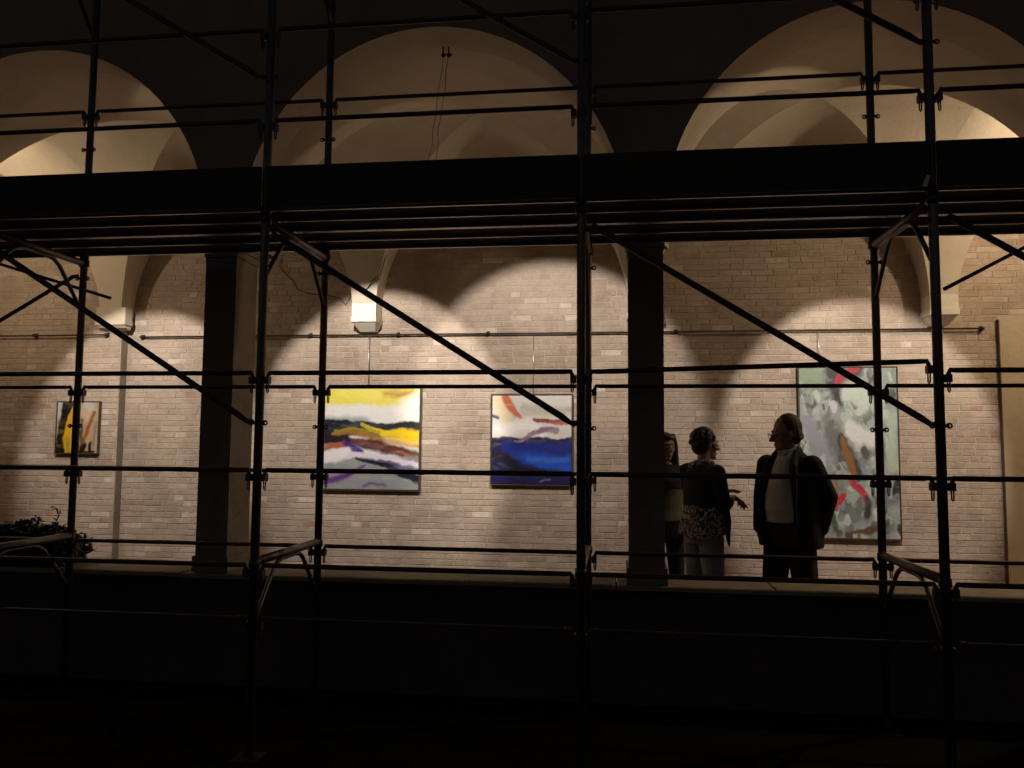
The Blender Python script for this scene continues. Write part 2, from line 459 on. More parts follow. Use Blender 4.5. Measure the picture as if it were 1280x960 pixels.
# ------------------------------------------------------------------ scaffold
X0 = -3.79; BAY = 1.8
def scaffold():
    root = thing('scaffold', (-.19, (YF + YB) / 2, GZ), 'steel tube scaffold with a planked deck standing in front of the arcade', 'scaffold')
    fx = [X0 + BAY * i for i in range(-1, 5)]
    R_ = .0245
    for i, x in enumerate(fx):
        fr = link('upright_frame', None, None, root); fr.location = Vector((x, (YF + YB) / 2, GZ)) - root.location
        for Y in (YF, YB):
            part('post', MB().tube([(x, Y, GZ + .012), (x, Y, 3.6)], R_, 14), 'tube', fr)
            part('base_plate', MB().box(x - .075, x + .075, Y - .075, Y + .075, GZ, GZ + .011), 'iron', fr)
            for zc in (-.655, 1.285, 1.33, 3.3):
                r2 = .031 if zc != 1.285 else .036
                part('collar', MB().tube([(x, Y, zc - .022), (x, Y, zc + .022)], r2, 14), 'clamp', fr)
            for zp in (.122, 1.175, 2.118):
                b = MB()
                for sgn in (-1, 1):
                    b.tube([(x + sgn * (R_ + .016 + .012 * math.cos(q)), Y - .012, zp + .0115 * math.sin(q)) for q in [k * math.pi / 5 for k in range(11)]], .0048, 6)
                b.tube([(x - R_ - .014, Y - .012, zp), (x + R_ + .014, Y - .012, zp)], .009, 8)
                part('locking_pin', b, 'clamp', fr)
            part('bright_pin', MB().cap((x + .02, Y - .03, 1.44), (x + .026, Y - .034, 1.465), .007, .006, 8), 'rib', fr)
        for zt in (-.645, 1.285, 3.29):
            part('transom', MB().tube([(x, YF, zt), (x, YB, zt)], R_ * (1.02), 12), 'tube', fr)
            kb = zt - .355
            pts = [(x, YF, kb), (x, YF + .10, kb + .115), (x, YF + .20, kb + .225), (x, YF + .255, kb + .282), (x, YF + .31, kb + .315), (x, YF + .37, kb + .326)]
            back = [(x, YF + YB - p[1], p[2]) for p in reversed(pts)]
            part('knee_brace', MB().tube(pts + back, .0135, 8), 'tube', fr)
    # guard rails
    def rail(xa, xb, Y, za, zb, r):
        Yr = Y - .006
        rl = part('guard_rail', MB().tube([(xa + .058, Yr, za), (xa + .085, Yr, za - .001), (xb - .085, Yr, zb - .001), (xb - .058, Yr, zb)], [r * .8, r, r, r * .8], 10), 'rust', root)
        for xe, z, sg in ((xa, za, 1), (xb, zb, -1)):
            b = MB()
            b.tube([(xe + sg * .085, Yr, z), (xe + sg * .056, Yr, z + .002), (xe + sg * .046, Yr, z - .02), (xe + sg * .043, Yr, z - .06)], [.012, .012, .012, .010], 8)
            b.box(min(xe + sg * .026, xe + sg * .058), max(xe + sg * .026, xe + sg * .058), Yr - .02, Yr + .02, z - .062, z - .022)
            b.tube([(xe + sg * .052, Yr, z - .05), (xe + sg * .052, Yr, z - .104), (xe + sg * .047, Yr, z - .113), (xe + sg * .042, Yr, z - .104), (xe + sg * .040, Yr, z - .05)], .0042, 6)
            part('hook_clamp', b, 'clamp', rl, True)
    for i in range(len(fx) - 1):
        xa, xb = fx[i], fx[i + 1]
        tilt = .045 if i == 3 else 0
        for z in (.403, -.14, -.662, -.948, 1.862, 2.405):
            rail(xa, xb, YF, z, z + (tilt if z == .403 else 0), .0135 if z != -.948 else .009)
        for z in (.397, -.172, -.672, 1.862, 2.405):
            rail(xa, xb, YB, z, z, .0132)
        for zb, zt in ((.125, 1.19), (2.11, 3.16)):
            b = MB(); b.tube([(xa + .06, YF - .03, zt), (xb - .10, YF - .03, zb + .035), (xb - .055, YF - .03, zb + .004), (xb - .02, YF - .03, zb + .004)], [.0175, .0175, .013, .012], 10)
            part('diagonal_brace', b, 'rust', root)
    # two rear-plane braces at the ends, and loose stays
    b = MB(); b.tube([(fx[1] - .02, YB - .03, 1.19), (fx[1] - .06, YB - .03, 1.185), (fx[0] + .05, YB - .03, .24)], [.012, .0145, .0145], 10); part('diagonal_brace', b, 'rust', root)
    b = MB(); b.tube([(-4.75, YB + .03, 1.385), (-3.62, YB + .07, 1.045)], .0115, 8); part('wall_tie', b, 'rust', root)
    b = MB(); b.tube([at(1181, 361, YF + .05), at(1290, 304.5, YB - .25)], .011, 8); part('wall_tie', b, 'rust', root)
    # deck: two steel planks to each bay, lips turned down
    for i in range(len(fx) - 1):
        xa, xb = fx[i] + .004, fx[i + 1] - .004
        for y0, y1 in ((YF + .012, 4.788), (4.797, YB - .004)):
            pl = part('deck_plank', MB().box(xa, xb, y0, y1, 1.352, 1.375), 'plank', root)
            ym = (y0 + y1) / 2; b = MB()
            b.box(xa, xb, y0, y0 + .013, 1.334, 1.351); b.box(xa, xb, ym - .005, ym + .006, 1.336, 1.351); b.box(xa, xb, y1 - .013, y1, 1.334, 1.351)
            part('plank_rib', b, 'rib', pl)
        b = MB(); b.box(xa + .01, xb - .01, YF - .046, YF - .028, 1.338, 1.578)
        part('toe_board', b, 'board', root)
    # a white tag wired to the front post
    b = MB(); p = at(1157, 226, YF - .06)
    b.add([p + Vector((-.018, 0, -.028)), p + Vector((.006, 0, -.03)), p + Vector((.022, -.006, .024)), p + Vector((.004, -.006, .03))], [(0, 1, 2, 3)])
    b.add([p + Vector((-.018, .003, -.028)), p + Vector((.006, .003, -.03)), p + Vector((.022, -.003, .024)), p + Vector((.004, -.003, .03))], [(3, 2, 1, 0)])
    part('safety_tag', b, 'white', root)
scaffold()

# ------------------------------------------------------------------ picture rails
def picture_rail(x0, x1, Y, z, label):
    root = thing('picture_rail', (x0, Y, z), label, 'rail', 'picture rails on the brick wall')
    part('rod', MB().tube([(x0, Y - .05, z), ((x0 + x1) / 2, Y - .05, z - .004), (x1, Y - .05, z)], .0098, 8), 'iron', root)
    n = max(2, int((x1 - x0) / .95))
    for k in range(n + 1):
        x = x0 + .02 + (x1 - x0 - .04) * k / n
        b = MB(); b.tube([(x, Y + .002, z + .004), (x, Y - .064, z)], .012, 8); b.tube([(x, Y - .002, z - .02), (x, Y - .004, z + .03)], .02, 8)
        b.ell((x, Y - .055, z), (.021, .018, .021), n=8)
        part('bracket', b, 'iron', root)
YL = YW - .12
part('return_shade', MB().box(-5.8515, -5.843, YW - .119, YW - .003, FZ + .002, 2.6), 'pillar', WALL)  # dark sheet over the step's return face; its shade is in the colour
picture_rail(-7.9, -6.0, YL, at(100, 419.5, YL)[2], 'short dark picture rail on the proud brickwork left of the step')
picture_rail(at(178, 420, YW)[0], at(1228, 413, YW)[0], YW, 1.272, 'long dark picture rail along the brick wall above the paintings')

# ------------------------------------------------------------------ paintings
def vnoise(u, v, s, seed, octv=4):
    out = np.zeros_like(u); amp = 1; tot = 0
    for o in range(octv):
        g = np.random.RandomState(seed + o).rand(64, 64)
        x = (u * s * 2 ** o) % 63; y = (v * s * 2 ** o) % 63
        xi = x.astype(int); yi = y.astype(int); fx = x - xi; fy = y - yi
        fx = fx * fx * (3 - 2 * fx); fy = fy * fy * (3 - 2 * fy)
        a = g[yi, xi] * (1 - fx) + g[yi, xi + 1] * fx; c = g[yi + 1, xi] * (1 - fx) + g[yi + 1, xi + 1] * fx
        out += amp * (a * (1 - fy) + c * fy); tot += amp; amp *= .55
    return out / tot - .5
def lin(c): return np.array([((x / 255 + .055) / 1.055) ** 2.4 if x > 10 else x / 255 / 12.92 for x in c])
class Paint:
    def __init__(s, nu, nv, base, seed, warp=.085):
        v, u = np.meshgrid(np.linspace(0, 1, nv), np.linspace(0, 1, nu), indexing='ij')
        s.u, s.v = u, v; s.seed = seed
        s.wu = u + vnoise(u, v, 5, seed) * warp + vnoise(u, v, 30, seed + 9, 2) * .010; s.wv = v + vnoise(u, v, 6, seed + 50) * warp * .8 + vnoise(u, v, 34, seed + 19, 2) * .010
        s.c = np.zeros(u.shape + (3,)) + lin(base)
    def lay(s, m, col, jit=.42):
        s.seed += 7
        m = np.clip(m * (1 + vnoise(s.u * 1.0, s.v * 3, 9, s.seed) * jit * 2), 0, 1)[..., None]
        s.c = s.c * (1 - m) + lin(col) * m
    def band(s, v0, v1, col, soft=.02, u0=-1, u1=2, slope=0, op=1, softu=.04):
        w = s.wv - slope * (s.wu - .5)
        m = np.clip((w - v0) / soft + .5, 0, 1) * np.clip((v1 - w) / soft + .5, 0, 1) * np.clip((s.wu - u0) / softu + .5, 0, 1) * np.clip((u1 - s.wu) / softu + .5, 0, 1)
        s.lay(m * op, col, .18)
    def stroke(s, p, col, w, soft=.4, op=1):
        d = np.full(s.u.shape, 9.); p = [np.array(q) for q in p]
        n = len(p) - 1
        for k in range(n):
            a, bb = p[k], p[k + 1]; e = bb - a; t = np.clip(((s.wu - a[0]) * e[0] + (s.wv - a[1]) * e[1]) / (e @ e), 0, 1)
            ww = w if not isinstance(w, (list, tuple)) else (w[k] + (w[k + 1] - w[k]) * t)
            d = np.minimum(d, np.hypot(s.wu - a[0] - t * e[0], s.wv - a[1] - t * e[1]) / ww)
        s.lay(np.clip((1 - d) / soft, 0, 1) * op, col)
    def fin(s):
        g = (1 + vnoise(s.u * 2, s.v * 9, 14, s.seed + 3)[..., None] * .22)
        return np.clip(s.c * g * getattr(s, 'dim', 1), 0.002, .9)
def painting(name_label, x0, x1, z0, z1, Y, P, frame, wires=()):
    root = thing('painting', ((x0 + x1) / 2, Y, (z0 + z1) / 2), name_label, 'painting', 'paintings hung on the brick wall')
    nv, nu = P.u.shape; d = .035
    vs = []; fs = []
    for j in range(nv):
        for i in range(nu): vs.append((x0 + (x1 - x0) * i / (nu - 1), Y - d, z1 + (z0 - z1) * j / (nv - 1)))
    for j in range(nv - 1):
        for i in range(nu - 1): fs.append((j * nu + i, (j + 1) * nu + i, (j + 1) * nu + i + 1, j * nu + i + 1))
    m = MB().add(vs, fs).mesh('canvas')
    c = P.fin().reshape(-1, 3); a = m.color_attributes.new('pigment', 'FLOAT_COLOR', 'POINT')
    a.data.foreach_set('color', np.concatenate([c, np.ones((len(c), 1))], 1).ravel())
    part('canvas', m, 'paint', root)
    part('stretcher', MB().box(x0 + .001, x1 - .001, Y - d + .001, Y - .004, z0 + .001, z1 - .001), 'canvas', root)
    if frame:
        b = MB(); g, t = .006, frame
        for (a0, a1, c0, c1) in ((x0 - g - t, x1 + g + t, z0 - g - t, z0 - g), (x0 - g - t, x1 + g + t, z1 + g, z1 + g + t), (x0 - g - t, x0 - g, z0 - g, z1 + g), (x1 + g, x1 + g + t, z0 - g, z1 + g)):
            b.box(a0, a1, Y - d - .004, Y - .002, c0, c1)
        part('frame', b, 'wood', root)
    for wx in wires:
        part('hanging_wire', MB().tube([(wx, Y - .028 - .012, 1.27), (wx, Y - .028, z1 + .003)], .004, 6), 'wire', root)
PY = YW - .012
def box_of(pts, Y):
    q = [at(x, y, Y - .035) for x, y in pts]
    return (q[0][0] + q[3][0]) / 2, (q[1][0] + q[2][0]) / 2, (q[2][2] + q[3][2]) / 2, (q[0][2] + q[1][2]) / 2
# yellow over navy and violet
P = Paint(150, 150, (226, 228, 226), 11)
P.band(-.1, .165, (228, 214, 84), .05); P.band(-.1, .07, (232, 222, 120), .1, .1, .6, op=.7)
P.stroke([(.66, .06), (.78, .05), (.9, .03)], (176, 120, 70), .05, .9, .75)
P.stroke([(1.0, .12), (.85, .2), (.95, .27)], (246, 244, 236), .14, .8)
P.band(.285, .335, (150, 165, 172), .04, -1, .5, op=.8)
P.band(.325, .47, (17, 24, 38), .018, slope=.03)
P.band(.40, .56, (26, 20, 40), .03, -1, .3)
P.stroke([(.12, .45), (.3, .42), (.5, .46), (.62, .52)], (158, 112, 40), [.02, .05, .05, .05], .6)
P.stroke([(.13, .42), (.35, .395), (.5, .42)], (140, 138, 46), .014, .7)
P.stroke([(.3, .52), (.6, .56), (.85, .63), (1.05, .69)], (112, 58, 34), [.05, .07, .065, .06], .5)
P.stroke([(.3, .5), (.6, .53), (1.05, .66)], (70, 34, 28), .025, .9, .6)
P.stroke([(.42, .36), (.6, .43), (.8, .46), (1.05, .49)], (240, 206, 18), [.018, .04, .065, .085], .35)
P.stroke([(.65, .50), (.85, .545), (1.05, .59)], (214, 150, 28), .035, .8, .8)
P.stroke([(.42, .36), (.56, .43)], (150, 158, 40), .025, .7, .8)
P.stroke([(-.05, .5), (.1, .5), (.28, .52)], (30, 16, 26), .04, .5)
P.stroke([(-.05, .6), (.12, .57), (.22, .555)], (164, 96, 66), .042, .5)
P.stroke([(.24, .54), (.32, .60), (.42, .62)], (62, 24, 122), [.05, .07, .04], .6)
P.stroke([(.36, .55), (.5, .57), (.7, .62)], (66, 32, 70), .04, .9, .7)
P.band(.68, 1.2, (142, 148, 152), .04)
P.stroke([(-.05, .70), (.14, .67), (.26, .64)], (232, 230, 236), .07, .5)
P.stroke([(.3, .67), (.5, .65), (.7, .69), (.9, .73), (1.05, .77)], (224, 214, 236), [.04, .04, .03, .035, .03], .6)
P.stroke([(.36, .70), (.55, .735), (.75, .79), (1.0, .90)], (22, 18, 46), [.016, .035, .05, .05], .5)
P.stroke([(.62, .71), (.8, .755), (.92, .79)], (64, 44, 120), .03, .9, .7)
P.stroke([(-.05, .96), (.15, .91), (.3, .85), (.45, .765)], (96, 44, 132), [.05, .045, .035, .015], .6, .9)
P.stroke([(.45, .97), (.55, .95), (.68, .975)], (84, 66, 128), .028, .9, .8)
x0, x1, z0, z1 = box_of(((405, 486), (524.5, 486), (523, 611.5), (401.5, 611.5)), PY)
painting('square canvas with a yellow sky over navy and violet bands', x0, x1, z0, z1, PY, P, .012, (at(463, 430, YW)[0],))
# blue sea
P = Paint(130, 140, (214, 212, 208), 31)
P.stroke([(0, .02), (.1, .12), (.2, .26)], (222, 206, 168), .11, .8)
P.stroke([(.4, .14), (.7, .16), (1.05, .17)], (172, 166, 148), .07, .9, .8)
P.stroke([(.3, .24), (.5, .2), (.7, .2)], (188, 182, 164), .06, .9, .7)
P.stroke([(.17, 0), (.24, .14), (.36, .26)], (202, 104, 74), [.07, .06, .03], .5)
P.stroke([(-.05, .22), (.06, .23)], (70, 70, 84), .03, .7)
P.stroke([(0, .38), (.2, .38), (.45, .34), (.6, .42)], (238, 236, 234), .11, .8)
P.stroke([(.52, .275), (.7, .285), (.95, .30)], (138, 58, 42), [.03, .04, .035], .5)
P.stroke([(.72, .30), (.98, .31)], (196, 110, 84), .025, .8, .7)
P.stroke([(.85, .42), (1.05, .42)], (216, 204, 206), .07, .7)
P.band(.475, 1.3, (14, 16, 66), .018)
P.stroke([(.34, .51), (.5, .43), (.65, .39), (.8, .385)], (142, 104, 128), [.02, .035, .045, .045], .5)
P.stroke([(.28, .52), (.38, .50)], (140, 140, 176), .02, .8, .7)
P.band(.53, .66, (16, 30, 132), .05, .1)
P.band(.64, .84, (24, 76, 196), .08, .3, 2, .10, softu=.25)
P.stroke([(.45, .72), (.7, .74), (.95, .72)], (64, 116, 206), .05, .95, .7)
P.stroke([(-.05, .66), (.15, .68), (.3, .80), (.55, .88), (.9, .9)], (14, 15, 34), [.03, .06, .09, .07, .05], .6)
P.stroke([(0, .68), (.12, .69)], (70, 34, 50), .02, .9, .7)
P.band(.93, 1.2, (20, 20, 84), .03)
P.stroke([(.62, .97), (.75, .955)], (120, 116, 160), .014, .8, .8)
x0, x1, z0, z1 = box_of(((615.5, 495), (714, 494), (714.5, 604.5), (615, 605)), PY)
painting('square canvas of a deep blue sea under a pale sky', x0, x1, z0, z1, PY, P, .014, (at(667.5, 430, YW)[0],))
# tall mint and grey canvas
P = Paint(150, 270, (160, 174, 168), 61, .10)
rs = np.random.RandomState(5)
pal = [(190, 206, 198), (128, 138, 136), (170, 192, 180), (98, 104, 104), (150, 154, 170), (212, 220, 218), (118, 134, 122), (84, 88, 92), (172, 178, 190), (140, 162, 148), (200, 216, 200)]
for k in range(420):
    a, c = rs.rand(), rs.rand(); q = rs.rand() * 6.28; l = rs.uniform(.01, .07)
    P.stroke([(a, c), (a + l * math.cos(q), c + .6 * l * math.sin(q))], pal[rs.randint(len(pal))], rs.uniform(.014, .05) * (1.25 if k < 200 else .8), rs.uniform(.08, .4), rs.uniform(.7, 1))
P.stroke([(.02, .04), (.2, .05)], (140, 168, 130), .10, .7)
P.stroke([(.36, .0), (.38, .1), (.44, .2)], (56, 50, 62), [.11, .1, .06], .4)
P.stroke([(.62, -.02), (.5, .08), (.42, .1)], (66, 60, 66), .07, .5)
P.stroke([(.4, .09), (.48, .05), (.6, 0)], (190, 40, 58), .035, .35)
P.stroke([(.5, .16), (.62, .13), (.66, .2)], (206, 226, 212), .09, .6)
P.stroke([(.85, .02), (.7, .10)], (96, 96, 96), .02, .6)
P.stroke([(.05, .30), (.15, .38), (.3, .50)], (158, 162, 182), .10, .8)
P.stroke([(.3, .33), (.36, .38), (.34, .45)], (120, 118, 120), .09, .8)
P.stroke([(.52, .38), (.62, .40), (.72, .41)], (232, 234, 234), .07, .5)
P.stroke([(.42, .42), (.5, .5), (.58, .62)], (70, 54, 46), [.05, .08, .05], .6)
P.stroke([(.43, .42), (.48, .50), (.54, .62)], (150, 104, 52), [.02, .05, .045], .5)
P.stroke([(.63, .46), (.66, .5)], (92, 92, 92), .04, .6); P.stroke([(.78, .46), (.8, .52)], (112, 114, 114), .05, .7)
P.stroke([(.95, .3), (.93, .55)], (186, 208, 190), .09, .7)
P.stroke([(.93, .6), (.98, .58)], (192, 206, 170), .06, .7)
P.stroke([(.5, .655), (.56, .7), (.64, .76)], (206, 38, 62), .034, .3)
P.stroke([(.32, .80), (.4, .77), (.43, .75)], (206, 42, 52), .032, .3)
P.stroke([(.34, .70), (.36, .75)], (190, 140, 80), .035, .6)
P.stroke([(.98, .69), (.94, .72)], (50, 54, 64), .045, .4)
P.stroke([(.66, .79), (.66, .87)], (64, 68, 70), .05, .6); P.stroke([(.78, .78), (1, .77)], (124, 126, 152), .04, .9)
P.stroke([(.2, .9), (.3, .88), (.34, .94)], (80, 98, 84), .06, .6)
P.stroke([(.5, .975), (.65, .96), (.78, .935)], (112, 80, 66), .022, .6); P.stroke([(.96, .95), (1, .99)], (70, 50, 44), .03, .6)
P.dim = .72; P.c = P.c * .7 + P.c.mean(2, keepdims=True) * .3 * np.where((P.c[..., :1] > 1.6 * P.c[..., 1:2]), 0, 1) + P.c * .3 * np.where((P.c[..., :1] > 1.6 * P.c[..., 1:2]), 1, 0)
x0, x1, z0, z1 = box_of(((1000, 461), (1122.5, 459), (1123.5, 672.5), (1001.5, 673)), PY)
painting('tall canvas of mint and grey patches with red strokes, behind the man', x0, x1, z0, z1, PY, P, .009, (at(1022, 430, YW)[0],))
# small upright canvas
P = Paint(110, 130, (196, 168, 132), 91); P.dim = .8
P.stroke([(.7, 0), (.8, .12)], (208, 204, 200), .2, .8); P.stroke([(.6, .2), (.75, .3)], (222, 190, 160), .14, .9)
P.stroke([(.05, .05), (.05, .25)], (196, 210, 210), .10, .5)
P.stroke([(.25, 0), (.2, .4), (.08, 1)], (12, 18, 18), [.17, .16, .15], .35)
P.stroke([(.37, .12), (.3, .4), (.26, .7), (.3, 1)], (236, 176, 24), [.015, .08, .12, .11], .4)
P.stroke([(.28, .72), (.3, 1)], (160, 164, 44), .07, .7)
P.stroke([(.44, .3), (.44, 1)], (196, 120, 60), .07, .8); P.stroke([(.6, .35), (.62, .55)], (120, 100, 96), .06, .8)
P.stroke([(.9, .2), (.8, .45), (.68, .75)], (158, 92, 56), .06, .7); P.stroke([(.6, .6), (.62, .9)], (96, 70, 32), .08, .8); P.stroke([(.95, .4), (.92, .9)], (150, 140, 128), .05, .9)
P.stroke([(.62, .97), (.7, .84)], (22, 18, 16), .075, .5); P.stroke([(.82, .98), (.85, .8)], (26, 24, 22), .055, .6); P.stroke([(.55, .99), (.95, .98)], (26, 20, 18), .025, .5)
PYL = YL - .012
x0, x1, z0, z1 = box_of(((71.5, 503.5), (123, 502.5), (121, 566), (70.5, 566)), PYL)
painting('small upright canvas with a yellow wedge between black and rust, on the left wall', x0, x1, z0, z1, PYL, P, .009)

# ------------------------------------------------------------------ cables
def cable(label, pts, r=.004):
    o = link('cable', MB().tube(pts, r, 6).mesh('cable'), MAT['cable']); return tag(o, label, 'cable')
def wig(p0, p1, n, amp, seed):
    rnd = random.Random(seed); return [Vector(p0).lerp(Vector(p1), i / n) + (Vector((rnd.uniform(-amp, amp), 0, rnd.uniform(-amp, amp))) if 0 < i < n else Vector()) for i in range(n + 1)]
YH = YC1 - .05
for k, (xa, xe, dr) in enumerate(((554, 531, 196), (561, 539, 196))):
    r_ = thing('hanging_wire', at(xa, 60, YH), ('left' if k == 0 else 'right') + ' one of two thin wires hanging from hooks under the middle arch', 'wire', 'wires hanging in the middle arch')
    part('hook', MB().tube([at(xa, 52, YH), at(xa, 66, YH), at(xa + 2, 71, YH), at(xa + 3.5, 67, YH)], .006, 6), 'iron', r_)
    part('hook_plate', MB().ell(at(xa, 69, YH), (.017, .017, .017), n=8), 'iron', r_)
    part('strand', MB().tube(wig(at(xa, 70, YH), at(xe, dr + 40, YH), 9, .012, k), .0022, 5), 'cable', r_)
Yk = YW - .012
cable('thin dark cable looping loosely on the brick wall beside the left pillar', [at(x, y, Yk) for x, y in ((352, 318), (349, 333), (356, 341), (366, 351), (372, 362), (384, 366), (396, 368), (410, 369), (424, 372), (432, 381), (438, 372), (446, 364))], .0042)
Yk = YW - .29
cable('short dark cable kinked across the white corbel', [at(x, y, Yk) for x, y in ((484, 312), (480, 328), (476, 342), (466, 350), (461, 358), (456, 364))], .0045)
cable('second dark cable strand on the white corbel, below the kinked one', [at(x, y, Yk - .01) for x, y in ((476, 343), (475, 348), (466, 354), (458, 361), (455, 366))], .0035)

# ------------------------------------------------------------------ lamps of the gallery
def light(name, kind, loc, power, col, **kw):
    L = bpy.data.lights.new(name, kind); L.energy = power; L.color = col
    for k, v in kw.items(): setattr(L, k, v)
    o = bpy.data.objects.new(name, L); COL.objects.link(o); o.location = loc; return o
lr = thing('lighting_rail', (-1, YC1 + .12, 1.93), 'black lighting rail fixed behind the arcade above the pillars', 'rail')
part('rail_bar', MB().box(PX[1], PX[4], 6.383, 6.417, 2.115, 2.145), 'black', lr)
for x in PX[1:5]:
    part('rail_bracket', MB().tube([(x, YC1 + .001, 1.80), (x, YC1 + .06, 1.95), (x, 6.30, 2.10), (x, 6.382, 2.13)], .011, 8), 'iron', lr)
def spotlight(x, tx, tz, cone, power, label, tY=YW, blend=.27, y=6.4, z=2.05, col=(1, .895, .79)):
    root = thing('spotlight', (x, y, z), label, 'spotlight', 'spotlights on the lighting rail')
    src = Vector((x, y, z)); d = (Vector((tx, tY, tz)) - src).normalized()
    part('stem', MB().tube([(x, y, z + .01), (x, y, 2.116)], .008, 8), 'iron', root)
    part('lamp_body', MB().tube([src - d * .10, src - d * .085, src + d * .05, src + d * .055], [.022, .036, .042, .042], 14), 'black', root)
    part('lens', MB().tube([src + d * .0555, src + d * .057], .034, 14), 'glow', root)
    o = light('spot_lamp', 'SPOT', src + d * .07, power, col, spot_size=R(cone), spot_blend=blend, shadow_soft_size=.02)
    o.rotation_euler = d.to_track_quat('-Z', 'Y').to_euler()
def wall_pt(px, py): p = at(px, py, YW); return p.x, p.z
for px, py, sx, cone, pw, lab in (
        (190, 530, -5.0, 52.5, .78, 'spotlight aimed at the small canvas on the left wall'),
        (478, 509, -2.55, 55.5, .92, 'spotlight aimed at the yellow canvas'),
        (688, 487, -.75, 63.5, .70, 'spotlight aimed at the blue sea canvas'),
        (1067, 527, 2.4, 52.5, .80, 'spotlight aimed at the tall mint canvas')):
    tx, tz = wall_pt(px, py)
    spotlight(sx, tx, tz, cone, SPOT_W * pw, lab)
def flood(loc, aim, label, k):
    root = thing('flood_lamp', loc, label, 'lamp', 'flood lamps in the end bays')
    p = Vector(loc); d = (Vector(aim) - p).normalized()
    part('lamp_stand', MB().tube([(p.x, p.y, FZ + .002), (p.x, p.y, p.z - .05)], .014, 8), 'black', root)
    part('stand_foot', MB().tube([(p.x, p.y, FZ), (p.x, p.y, FZ + .02)], .16, 16), 'black', root)
    part('lamp_bulb', MB().ell(p, (.03, .03, .03), n=12), 'glow', root)
    light('flood_light', 'POINT', p, FLOOD_W * k, (1, .78, .54), shadow_soft_size=.05)
flood((4.4, 6.95, 2.55), (4, 9, 3), 'warm flood lamp on a stand beyond the right end of the view', 1.05)
flood((-6.75, 7.0, 2.35), (-7, 9, 3), 'warm flood lamp on a stand beyond the left end of the view', .45)
# ------------------------------------------------------------------ people
def fuse(mb, voxel, smooth=4, name='body', fac=.5):
    m = normals(mb.mesh(name)); o = bpy.data.objects.new('tmp', m); COL.objects.link(o)
    r = o.modifiers.new('r', 'REMESH'); r.mode = 'VOXEL'; r.voxel_size = voxel; r.use_smooth_shade = True
    s = o.modifiers.new('s', 'SMOOTH'); s.iterations = smooth; s.factor = fac
    bpy.context.view_layer.update()
    d = bpy.context.evaluated_depsgraph_get()
    out = bpy.data.meshes.new_from_object(o.evaluated_get(d)); out.name = name
    bpy.data.objects.remove(o); bpy.data.meshes.remove(m)
    out.polygons.foreach_set('use_smooth', [True] * len(out.polygons)); return out
def merge(dst, src, M=None):
    o = len(dst.v); dst.v += [tuple(M @ Vector(v)) if M else v for v in src.v]
    dst.f += [[i + o for i in f] for f in src.f]; dst.sm += src.sm
def chain(mb, pts, rs, n=14):
    for k in range(len(pts) - 1): mb.cap(pts[k], pts[k + 1], rs[k], rs[k + 1], n)
def hand(mb, wrist, d, nrm, side, curl=.35, sc=1.0, spread=.12):
    """palm, four unequal bent fingers and a thumb leaving the side of the palm near its base; nrm points out of the back of the hand"""
    w = Vector(wrist); d = Vector(d).normalized(); nrm = Vector(nrm); nrm = (nrm - d * nrm.dot(d)).normalized(); lat = d.cross(nrm) * side
    E = Matrix((lat, nrm, d)).transposed()
    rings = []
    for t, a, b in ((-.01, .024, .019), (.02, .033, .018), (.05, .040, .0155), (.078, .041, .013), (.088, .036, .010)):
        rings.append([w + E @ Vector((a * sc * math.cos(q), b * sc * math.sin(q), t * sc)) for q in [2 * math.pi * j / 14 for j in range(14)]])
    mb.loft(rings)
    for off, ln, cu in ((-.0295, .066, 1.1), (-.010, .078, .9), (.0105, .073, 1.0), (.0295, .058, 1.25)):
        p = w + d * (.080 * sc) + lat * off * sc; a = curl * .35 * cu; rs = [.0092, .0086, .0078, .0068]; pts = [p]
        for ph, (f_, da) in enumerate(((.44, .7), (.31, 1.0), (.25, .7))):
            a += curl * cu * da * .6
            dd = (d * math.cos(a) - nrm * math.sin(a) + lat * off * spread * 30 * .3).normalized(); pts.append(pts[-1] + dd * ln * f_ * sc)
        chain(mb, pts, [r * sc for r in rs], 8)
    p = w + d * .022 * sc - lat * .030 * sc; pts = [p]
    for l, (u, v, x) in ((.040, (.62, -.62, -.25)), (.032, (.82, -.42, -.32)), (.026, (.9, -.2, -.35))):
        pts.append(pts[-1] + (d * u + lat * v + nrm * x).normalized() * l * sc)
    chain(mb, pts, [.0125 * sc, .0105 * sc, .0095 * sc, .0075 * sc], 8)
def head(mb, M, s=1.0, fem=False):
    h = MB()
    h.ell((0, .012, .03), (.074, .096, .108)); h.ell((0, -.03, -.045), (.058 if not fem else .052, .066, .068)); h.ell((0, -.045, .0), (.062, .055, .075))
    h.cap((0, -.095, .012), (0, -.120, -.022), .0095, .0155, 10); h.ell((0, -.108, -.027), (.019, .014, .010), n=10)
    h.ell((0, -.080, .036), (.052, .020, .012)); h.ell((0, -.092, -.058), (.025, .013, .006), n=10); h.ell((0, -.090, -.069), (.022, .013, .0065), n=10)
    h.ell((0, -.078, -.094), (.026, .022, .018))
    for sx in (-1, 1):
        h.ell((sx * .077, .012, -.008), (.010, .021, .031), (0, 0, sx * .35), 10); h.ell((sx * .040, -.062, -.02), (.022, .02, .02), n=10)
    S3 = Matrix.Scale(s, 4); merge(mb, h, M @ S3)
    return M @ S3
def feet(mb, pts, yaw, s=1):
    for (x, y), a in zip(pts, yaw):
        c, q = math.cos(a), math.sin(a)
        f = lambda u, v, z: (x + u * c - v * q, y + u * q + v * c, z)
        mb.cap(f(0, .04, .042), f(0, -.09, .036), .042 * s, .036 * s); mb.cap(f(0, -.08, .034), f(.004, -.155, .030), .038 * s, .028 * s); mb.cap(f(0, .03, .09), f(0, .02, .05), .045 * s, .045 * s)
